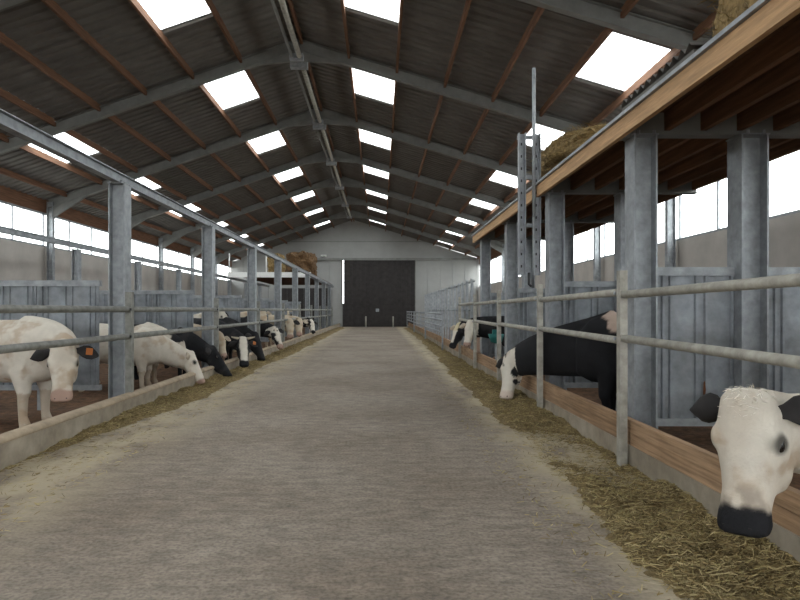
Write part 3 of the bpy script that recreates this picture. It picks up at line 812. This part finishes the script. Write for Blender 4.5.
        if tagged == sg or tagged == 2:
            c0 = b0 + out * (.2 * k) + nn * (.055 * k)
            tg = MB(); hw = .046 * k
            tg.add([c0 + out * a * hw + up * (b * hw - 0.02 * k) + nn * c * .006 for c in (0, 1) for a in (-1, 1) for b in (-1, 1.2)],
                   [(0, 1, 3, 2), (4, 6, 7, 5), (0, 4, 5, 1), (2, 3, 7, 6), (0, 2, 6, 4), (1, 5, 7, 3)])
            tg.build('ear_tag', 'tag', eo)['label'] = 'orange ear tag'
        if vox < 0.04:
            bm = bmesh.new(); bmesh.ops.create_uvsphere(bm, u_segments=12, v_segments=8, radius=.044 * k)
            ec = P + ax * (.335 * Lh) + sd_ * (sg * .190 * k) - nn * (.075 * k)
            mt = Matrix((ax, nn * .72, sd_ * .55)).transposed().to_4x4(); mt.translation = ec
            bm.transform(mt); em = bpy.data.meshes.new('eye'); bm.to_mesh(em); bm.free(); em.materials.append(M['eye'])
            em.polygons.foreach_set('use_smooth', [True] * len(em.polygons)); link('eye', em, e)
            bm = bmesh.new(); bmesh.ops.create_uvsphere(bm, u_segments=10, v_segments=6, radius=.03 * k)
            nc = P + ax * (.945 * Lh) + sd_ * (sg * .072 * k) - nn * (.035 * k)
            mt = Matrix((ax * .9, nn * 1.2, sd_ * .8)).transposed().to_4x4(); mt.translation = nc
            bm.transform(mt); em = bpy.data.meshes.new('nostril'); bm.to_mesh(em); bm.free(); em.materials.append(M['nostril'])
            link('nostril', em, e)
        if horns:
            h0 = P + sd_ * (sg * .12 * k) - nn * .03 * k
            MB().tube([h0, h0 + sd_ * sg * .12 * k - ax * .03 * k, h0 + sd_ * sg * .24 * k - ax * .03 * k + nn * .06 * k],
                      [.045 * k, .035 * k, .012 * k], 8).build('horn', 'horn', e, True)
    return e

RGT, LFT = 0.0, math.pi      # cows in the left pens head towards +X, right pens towards -X
# left row
CAMD = (0.2, -1.0)
cow('white cow with black ears and orange tag, nearest in the left pens', (-4.58, 7.95), -0.18, (-3.99, 7.54, 1.07), (-3.91, 7.34, 0.38), 'white', 1.0, 0.02, tagged=1, seed=1, headw=1.16, neck_k=1.12, look_dir=(0.3, -1))
cow('white cow with lowered head eating beside the nearest left column', (-4.45, 11.35), 0.05, (-3.66, 11.75, 0.66), (-3.36, 11.62, 0.06), 'white', 0.84, 0.026, ear='cream', seed=2, headw=1.1)
cow('pale cow with black back patches, behind the eating white cow', (-4.62, 12.1), 0.0, (-3.98, 12.2, 0.8), (-3.86, 12.15, 0.28), 'white_patch', 0.89, 0.032, ear='cream', seed=3)
cow('black cow with lowered black head next to the eating white cow', (-4.25, 12.9), 0.0, (-3.62, 13.1, 0.68), (-3.18, 12.95, 0.08), 'black', 0.80, 0.028, muz='black', seed=4, headw=1.15)
cow('black cow with white blaze, pale horns and orange ear tag', (-4.35, 15.72), -0.1, (-3.40, 14.9, 0.80), (-3.26, 14.45, 0.16), 'black', 0.92, 0.026, muz='black', seed=5, face='blaze', horns=True, tagged=1, look_dir=(0.35, -1))
cow('cream cow whose curly head shows above the lowered black head', (-4.78, 14.5), 0.0, (-3.87, 14.5, 0.90), (-3.68, 14.25, 0.38), 'cream', 0.88, 0.034, ear='cream', seed=6, look_dir=(0.6, -1))
cow('black cow eating with neck stretched down beyond the horned one', (-4.35, 17.22), -0.05, (-3.52, 17.1, 0.84), (-3.22, 16.75, 0.12), 'black', 0.92, 0.03, muz='black', seed=8)
cow('white headed cow with raised head deep in the left pens', (-5.6, 17.95), 0.0, (-4.72, 17.95, 1.47), (-4.40, 17.75, 1.05), 'white_patch', 0.96, 0.036, ear='dark', seed=9, look_dir=(0.8, -0.6))
cow('black cow with patchy white face among the middle left row', (-4.35, 20.0), -0.1, (-3.45, 19.6, 0.92), (-3.16, 19.3, 0.28), 'black', 0.92, 0.03, seed=7, face='white', look_dir=(0.6, -1))
cow('cream cow holding its head high behind the patchy faced cow', (-5.2, 21.6), -0.05, (-4.25, 21.6, 1.48), (-4.05, 21.2, 0.92), 'cream', 1.0, 0.034, ear='cream', seed=10, look_dir=CAMD)
cow('cream cow looking straight at the lane, far left row', (-4.45, 23.9), -0.2, (-3.55, 23.5, 1.14), (-3.45, 23.15, 0.42), 'cream', 0.94, 0.034, seed=11, look_dir=CAMD, headw=1.1)
cow('pinkish cow just beyond the cream one in the far left row', (-4.4, 26.1), -0.2, (-3.48, 25.7, 1.14), (-3.4, 25.35, 0.42), 'cream', 0.94, 0.036, seed=13, ear='cream', look_dir=CAMD, headw=1.1)
cow('tan cow standing tall behind the far left row', (-5.75, 31.0), 0.0, (-4.85, 31.0, 1.55), (-4.65, 30.65, 1.0), 'cream', 1.02, 0.04, ear='cream', seed=12, look_dir=CAMD)
cow('dark grey headed cow, farthest at the left kerb', (-4.25, 29.6), -0.1, (-3.38, 29.5, 1.0), (-3.2, 29.1, 0.40), 'black', 0.92, 0.036, muz='black', seed=15, face='white', look_dir=(0.5, -1))
# right row
cow('white cow with black muzzle and black ears leaning out at the right edge', (3.30, 3.45), LFT - 0.05, (1.90, 3.14, 1.05), (1.76, 2.97, 0.39), 'white', 1.05, 0.014, muz='black', seed=21, headw=1.2, ear_up=-0.25,
    neck_mid=(2.40, 3.22, 0.72), look_dir=(-0.95, -0.5), neck_k=0.85, neck_bz=0.86)
cow('black and white cow with white face eating by the right kerb', (3.08, 8.06), LFT - 0.45, (2.12, 9.85, 0.76), (1.98, 9.62, 0.08), 'pied', 1.15, 0.024, muz='pale', seed=25, face='white', headw=1.1, neck_mid=(2.38, 9.2, 0.92), look_dir=(-0.9, -0.7), neck_k=1.1, neck_bz=0.92, dz=-0.12, neck_w=0.68)
cow('white faced cow looking out beyond the right loft', (3.35, 14.75), LFT, (2.27, 15.0, 1.20), (2.12, 14.75, 0.60), 'black', 0.98, 0.03, seed=26, face='white', ear='cream', look_dir=(-0.3, -1))
cow('cow with half black face beside the white faced one on the right', (3.4, 17.3), LFT, (2.28, 17.15, 1.10), (2.0, 16.9, 0.45), 'pied', 0.96, 0.03, muz='black', seed=28, face='half', ear='cream', look_dir=(-0.6, -1))
